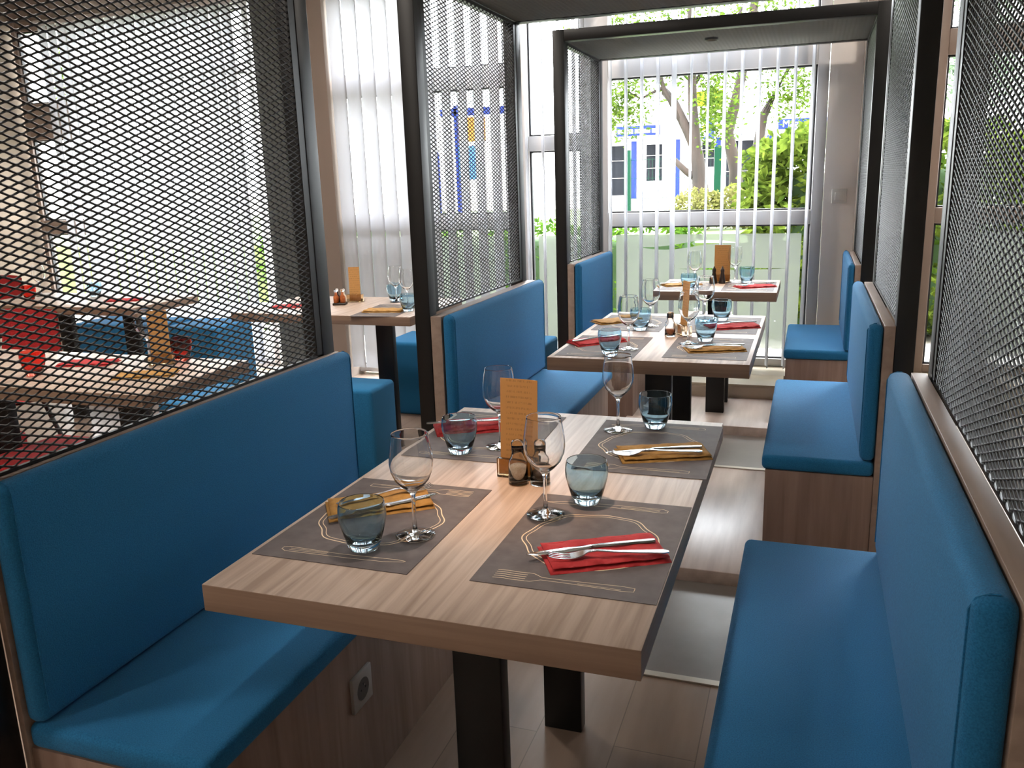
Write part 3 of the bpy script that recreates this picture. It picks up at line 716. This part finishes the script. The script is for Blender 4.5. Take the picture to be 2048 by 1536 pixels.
# settings on the left tables
rt = obj('tumbler', tumbler_mesh(), M['redglass'], smooth=True); tag(rt, 'red tumbler right of the menu on the large left table', 'tumbler', 'red tumblers')
rt.location = (-2.223, 2.545, .75)
dup(rt, 'red tumbler near the left edge of the large left table', (-2.593, 2.22, .75))
dup(rt, 'red tumbler on the oak table by the beige wall', (-4.55, 3.95, .75))
menu('on the large left table', (-2.245, 2.465, .7502), .6, .20, .070)
dup(wg, 'wine glass beside the menu on the large left table', (-2.36, 2.53, .75)); dup(wg, 'wine glass at the left of the large left table', (-2.72, 2.14, .75))
dup(wg, 'wine glass on the oak table by the beige wall', (-4.62, 4.10, .75))
dup(tb, 'blue tumbler on the oak table by the beige wall', (-4.2, 4.12, .75)); dup(tb, 'blue tumbler at the left end of the small window table, seen through the mesh', (-2.60, 4.10, .75))
napkin('tan napkin on the large left table', T_, (-2.17, 2.30, .749), .5); napkin('red napkin on the large left table', R_, (-2.55, 2.42, .749), .3)
napkin('red napkin on the oak table by the beige wall', R_, (-3.85, 3.98, .749), .3)
napkin('red napkin at the mesh end of the small window table', R_, (-2.62, 3.88, .749), .3)
napkin('yellow tan napkin on the near right of the small window table', T_, (-2.02, 3.80, .751), .15)

# ------------------------------------------------------------------ outside
struct('ground', MB().box(-60, 60, 5.7, 8.2, -.05, .02), M['paving'])
tag(obj('lawn', MB().box(-40, 20, 8.2, 18, .1, .75), M['grass']), kind='structure')
tag(obj('forecourt', MB().box(-60, 40, 18, 60, .1, .75), M['paving']), kind='structure')
def leaves(name, P, size, m, parent=None, asp=.5, bend=.15, up=0.4):
    n = len(P); d = rng.normal(size=(n, 3)); d[:, 2] = d[:, 2]*.6-.1; d /= np.linalg.norm(d, axis=1)[:, None]
    nn = rng.normal(size=(n, 3)); nn[:, 2] += up; nn -= d*(nn*d).sum(1)[:, None]; nn /= np.linalg.norm(nn, axis=1)[:, None]
    sd_ = np.cross(d, nn); s = (size*rng.uniform(.7, 1.25, n))[:, None]
    b = P; tip = P+d*s; mid = P+d*s*.5-nn*s*bend*.4; l = mid+sd_*s*asp*.5+nn*s*bend; r_ = mid-sd_*s*asp*.5+nn*s*bend
    V = np.stack([b, l, tip, r_, mid], 1).reshape(-1, 3); i = np.arange(n)*5
    F = np.concatenate([np.stack([i, i+1, i+4], 1), np.stack([i+1, i+2, i+4], 1), np.stack([i+4, i+2, i+3], 1), np.stack([i, i+4, i+3], 1)])
    return npobj(name, V, F, m, parent)
def boxpts(n, c, h, shell=.75):
    p = rng.uniform(-1, 1, (n, 3)); k = np.abs(p).max(1); tgt = rng.uniform(shell, 1, n)**1; p = p/k[:, None]*tgt[:, None]
    rr_ = 1+.08*np.sin(p[:, 0:1]*7+p[:, 2:3]*5)+.06*np.sin(p[:, 2:3]*9); return np.array(c)+p*np.array(h)*rr_
def ellpts(n, c, h, shell=.7):
    p = rng.normal(size=(n, 3)); p /= np.linalg.norm(p, axis=1)[:, None]; p *= rng.uniform(shell, 1, n)[:, None]; return np.array(c)+p*np.array(h)
def core(c, h, m, parent, name='inner_foliage'):
    bm = MB(); n = 12; prof = [(math.sin(PI*i/8), -math.cos(PI*i/8)) for i in range(9)]
    bm.lathe(prof, 14); bm.v = [(c[0]+v[0]*h[0], c[1]+v[1]*h[1], c[2]+v[2]*h[2]) for v in bm.v]
    return obj(name, bm, m, parent, smooth=True)
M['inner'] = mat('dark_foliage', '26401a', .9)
# laurel mass behind the window pier
t = thing('laurel_bush', 'large glossy green laurel bush outside the wide window', 'bush', (0.55, 7.7, 0))
leaves('foliage', np.concatenate([boxpts(8200, (0, 0, .83), (1.02, .5, .82), .8), ellpts(700, (-.85, -.1, 1.25), (.32, .3, .42), .5)]), .105, M['leaf_laurel'], t, .5)
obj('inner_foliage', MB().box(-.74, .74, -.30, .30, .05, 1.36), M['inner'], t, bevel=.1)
obj('stem', MB().tube([(0, 0, 0), (.05, 0, .5)], .04), M['bark'], t)
t = thing('laurel_bush', 'laurel hedge seen right of the pier, beyond the brown framed window', 'bush', (3.1, 7.7, 0))
leaves('foliage', boxpts(5600, (0, 0, .83), (1.0, .5, .80), .8), .105, M['leaf_laurel'], t, .5)
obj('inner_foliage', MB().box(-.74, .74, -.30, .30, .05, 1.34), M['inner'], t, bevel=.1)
# low hedge along the windows
for lb, x, hw in (('low clipped hedge behind the frosted glass of the wide window', -1.75, .9), ('low clipped hedge outside the narrow window', -3.95, 1.0)):
    t = thing('hedge', lb, 'hedge', (x, 7.15, 0), 0, 'low clipped hedges')
    leaves('foliage', boxpts(int(3600*hw), (0, 0, .5), (hw, .3, .48), .82), .06, M['leaf_hedge'], t, .55)
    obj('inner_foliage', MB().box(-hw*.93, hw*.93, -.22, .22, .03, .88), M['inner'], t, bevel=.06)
# pale low bush
t = thing('shrub', 'pale yellowish shrub at the foot of the trees', 'shrub', (-1.25, 10.2, .75))
leaves('foliage', np.concatenate([ellpts(1300, (.0, 0, .24), (.34, .3, .24)), ellpts(1200, (.45, .1, .25), (.36, .3, .26))]), .055, M['leaf_pale'], t, .6)
# trees
def tree(label, loc, limbs, crowns, nl, lm, ls, asp=.45):
    t = thing('tree', label, 'tree', loc)
    trunk = MB()
    for pts, r0, r1 in limbs:
        k = len(pts); trunk.tube(pts, [r0+(r1-r0)*i/(k-1) for i in range(k)], 9)
    obj('trunk', trunk, M['bark'], t, smooth=True)
    P = np.concatenate([ellpts(int(nl*c[3]), c[0:1][0], c[1], c[2]) for c in crowns])
    leaves('foliage', P, ls, M[lm], t, asp)
    return t
tree('forked slender tree with two broken side limbs, centre of the wide window', (-1.38, 11, .72),
     [([(0.05, 0, 0), (.03, 0, .5), (0, 0, .9), (-.06, 0, 1.5), (-.1, .1, 2.2), (-.14, .2, 3.1)], .085, .04), ([(.08, 0, 0), (.1, 0, .4), (.02, 0, .9), (-.12, 0, 1.2), (-.3, .05, 1.55), (-.42, .1, 1.68)], .08, .05),
      ([(.0, 0, .62), (-.12, 0, .70), (-.30, -.05, .88)], .05, .035), ([(-.15, 0, 1.22), (-.42, 0, 1.72), (-.62, .1, 2.4)], .04, .02), ([(-.08, .1, 1.7), (.5, .2, 2.6)], .03, .015), ([(-.42, 0, 1.72), (-.7, 0, 1.6), (-.95, .1, 1.75)], .022, .01), ([(-.62, .1, 2.3), (-1.1, .1, 2.2), (-1.4, .1, 2.5)], .02, .008), ([(-.1, .1, 2.2), (.25, .1, 2.35), (.6, .1, 2.3)], .018, .008)],
     [((-.9, .2, 2.6), (.9, .5, .7), .2, .9), ((.1, .1, 2.9), (.8, .6, .6), .2, .8), ((-.95, 0, 1.55), (.45, .4, .55), .2, .9), ((-.2, 0, 2.0), (.9, .4, .5), .2, .7), ((.25, -.1, 1.5), (.35, .4, .7), .2, .6)], 1250, 'leaf_tree', .07)
tree('tree with leaning trunk right of the forked one, behind the laurel', (-.98, 12.2, .72),
     [([(0, 0, 0), (-.02, 0, .7), (-.14, 0, 1.2), (-.02, .05, 1.75), (.1, .1, 2.4), (.2, .1, 3.3)], .10, .05), ([(.3, .2, 0), (.22, .2, .8), (.3, .2, 1.4), (.7, .3, 2.2), (1.1, .3, 3.0)], .09, .04)],
     [((.2, .1, 2.6), (1.1, .6, .9), .2, 1.5), ((.7, .1, 1.7), (.6, .4, .5), .2, .8), ((-.35, -.1, 1.5), (.25, .3, .6), .2, .5)], 1300, 'leaf_tree', .07)
tree('grey green conifer seen through the gap left of the right mesh', (1.55, 10.2, .4),
     [([(0, 0, 0), (0, 0, 3.6)], .10, .05)], [((0, 0, .9), (.8, .5, .5), .2, 1), ((0, 0, 1.9), (.65, .5, .6), .2, 1), ((.1, 0, 2.9), (.5, .5, .7), .2, 1)], 900, 'leaf_conifer', .12, .18)
tree('small leafy tree outside the far left window', (-9.3, 9.2, 0.1), [([(0, 0, 0), (0, 0, 2.8)], .06, .03)], [((0, 0, 2.7), (.25, .25, .6), .2, 1)], 350, 'leaf_tree', .08)
# green fence
t = thing('garden_fence', 'green wire panel fence with square posts beyond the trees', 'fence', (-2, 13.4, .7))
for x in (-.73, .64, 2.0, 3.4, 4.8):
    obj('post', MB().box(x-.05, x+.05, -.05, .05, 0, 1.08), M['greenpaint'], t)
wm = MB()
for i in range(100): wm.box(-.73+i*.055-.0025, -.73+i*.055+.0025, -.003, .003, 0.02, .95)
for z in (.05, .35, .65, .93): wm.box(-.73, 4.8, -.005, .005, z-.004, z+.004)
o = obj('wire_panel', wm, M['greenpaint'], t)
# store building
t = thing('store_building', 'white store with blue sign lettering across the street', 'building', (-2.5, 26, .7))
obj('facade', MB().box(-9, 7, 0, 6, 0, 2.75), M['render'], t)
for (a, b, z0, z1) in ((-2.22, -1.76, .55, 1.60), (-.72, -.25, .9, 1.60), (-3.6, -2.9, .15, 1.6), (.1, .9, .3, 1.6)):
    wdo = obj('window', MB().box(a, b, -.06, 0, z0, z1), M['darkglass'], t)
    for q in (.35, .7): obj('window_bar', MB().box(a, b, -.075, -.06, z0+(z1-z0)*q-.008, z0+(z1-z0)*q+.008), M['capmetal'], wdo)
for x in (-2.52, -1.25, -.1, 1.3): obj('column', MB().box(x-.07, x+.07, -.5, -.36, 0, 1.7), M['bluepaint'], t)
obj('canopy', MB().box(-5, 5, -.6, 0, 1.75, 1.85), M['render'], t)
def text(s, size, loc, m, parent, name='lettering'):
    cu = D.curves.new(name, 'FONT'); cu.body = s; cu.size = size; cu.extrude = .01; cu.align_x = 'CENTER'; cu.align_y = 'CENTER'
    tmp = link('tmp_text', cu); C.view_layer.update()
    me = D.meshes.new_from_object(tmp.evaluated_get(C.evaluated_depsgraph_get())); me.name = name; D.objects.remove(tmp)
    me.materials.clear(); me.materials.append(m)
    o = link(name, me, parent); o.location = loc; o.rotation_euler = (PI/2, 0, 0); return o
sb = obj('sign_board', MB().box(1.52, 3.2, -.66, -.60, 1.83, 2.10), M['bluepaint'], t); text('Magnolis', .25, (2.07, -.68, 1.965), M['white'], sb)
sb = obj('sign_board', MB().box(-3.0, -1.72, -.66, -.60, 1.84, 2.12), M['bluepaint'], t)
for i in range(5): obj('stripe', MB().box(-2.95+i*.25, -2.76+i*.25, -.68, -.66, 1.91, 2.02), M['white'], sb)
lg = obj('round_logo', MB().box(-.83, -.20, -.66, -.60, 1.66, 2.22), M['bluepaint'], t)
V = MB(); V.add([(-.5+.19*math.cos(a*PI/12), -.67, 1.92+.19*math.sin(a*PI/12)) for a in range(24)], [tuple(range(24))]); obj('logo_disc', V, M['white'], lg)
V = MB(); V.add([(-.5+.07*math.cos(a*PI/12), -.675, 1.96+.07*math.sin(a*PI/12)) for a in range(24)], [tuple(range(24))]); obj('logo_centre', V, M['yellow'], lg)
# advertising totem, seen through the second mesh
t = thing('advertising_board', 'blue framed poster board with orange panels outside, seen through the middle mesh', 'sign', (-5.8, 14, .7))
obj('frame_post', MB().box(-.05, .0, -.04, .04, 0, 1.95), M['bluepaint'], t); obj('frame_post', MB().box(1.2, 1.25, -.04, .04, 0, 1.95), M['bluepaint'], t)
obj('top_rail', MB().box(-.3, 1.3, -.04, .04, 1.78, 1.90), M['bluepaint'], t)
obj('orange_panel', MB().box(.02, .5, -.02, .02, 1.35, 1.75), M['orange'], t); obj('blue_panel', MB().box(-.02, .45, -.02, .02, .72, 1.28), M['skyblue'], t)
obj('white_panel', MB().box(.62, 1.2, -.02, .02, .7, 1.72), M['white'], t)
o = obj('bollard', MB().lathe([(0, 0), (.08, 0), (.08, 1.05), (.05, 1.12), (0, 1.13)], 16), M['bluepaint'], smooth=True); o.location = (-5.55, 12.4, .75); tag(o, 'blue bollard outside, seen through the middle mesh panel', 'bollard')
o = obj('yellow_sign', MB().box(-.42, .1, 0, .05, 0, .26), M['yellow']); o.location = (-1.7, 16.5, 2.6)
tag(o, 'yellow sign high among the tree leaves', 'sign')
o2 = obj('sign_pole', MB().tube([(-.3, .03, 0), (-.3, .03, -1.86)], .03), M['grey_steel'], o)
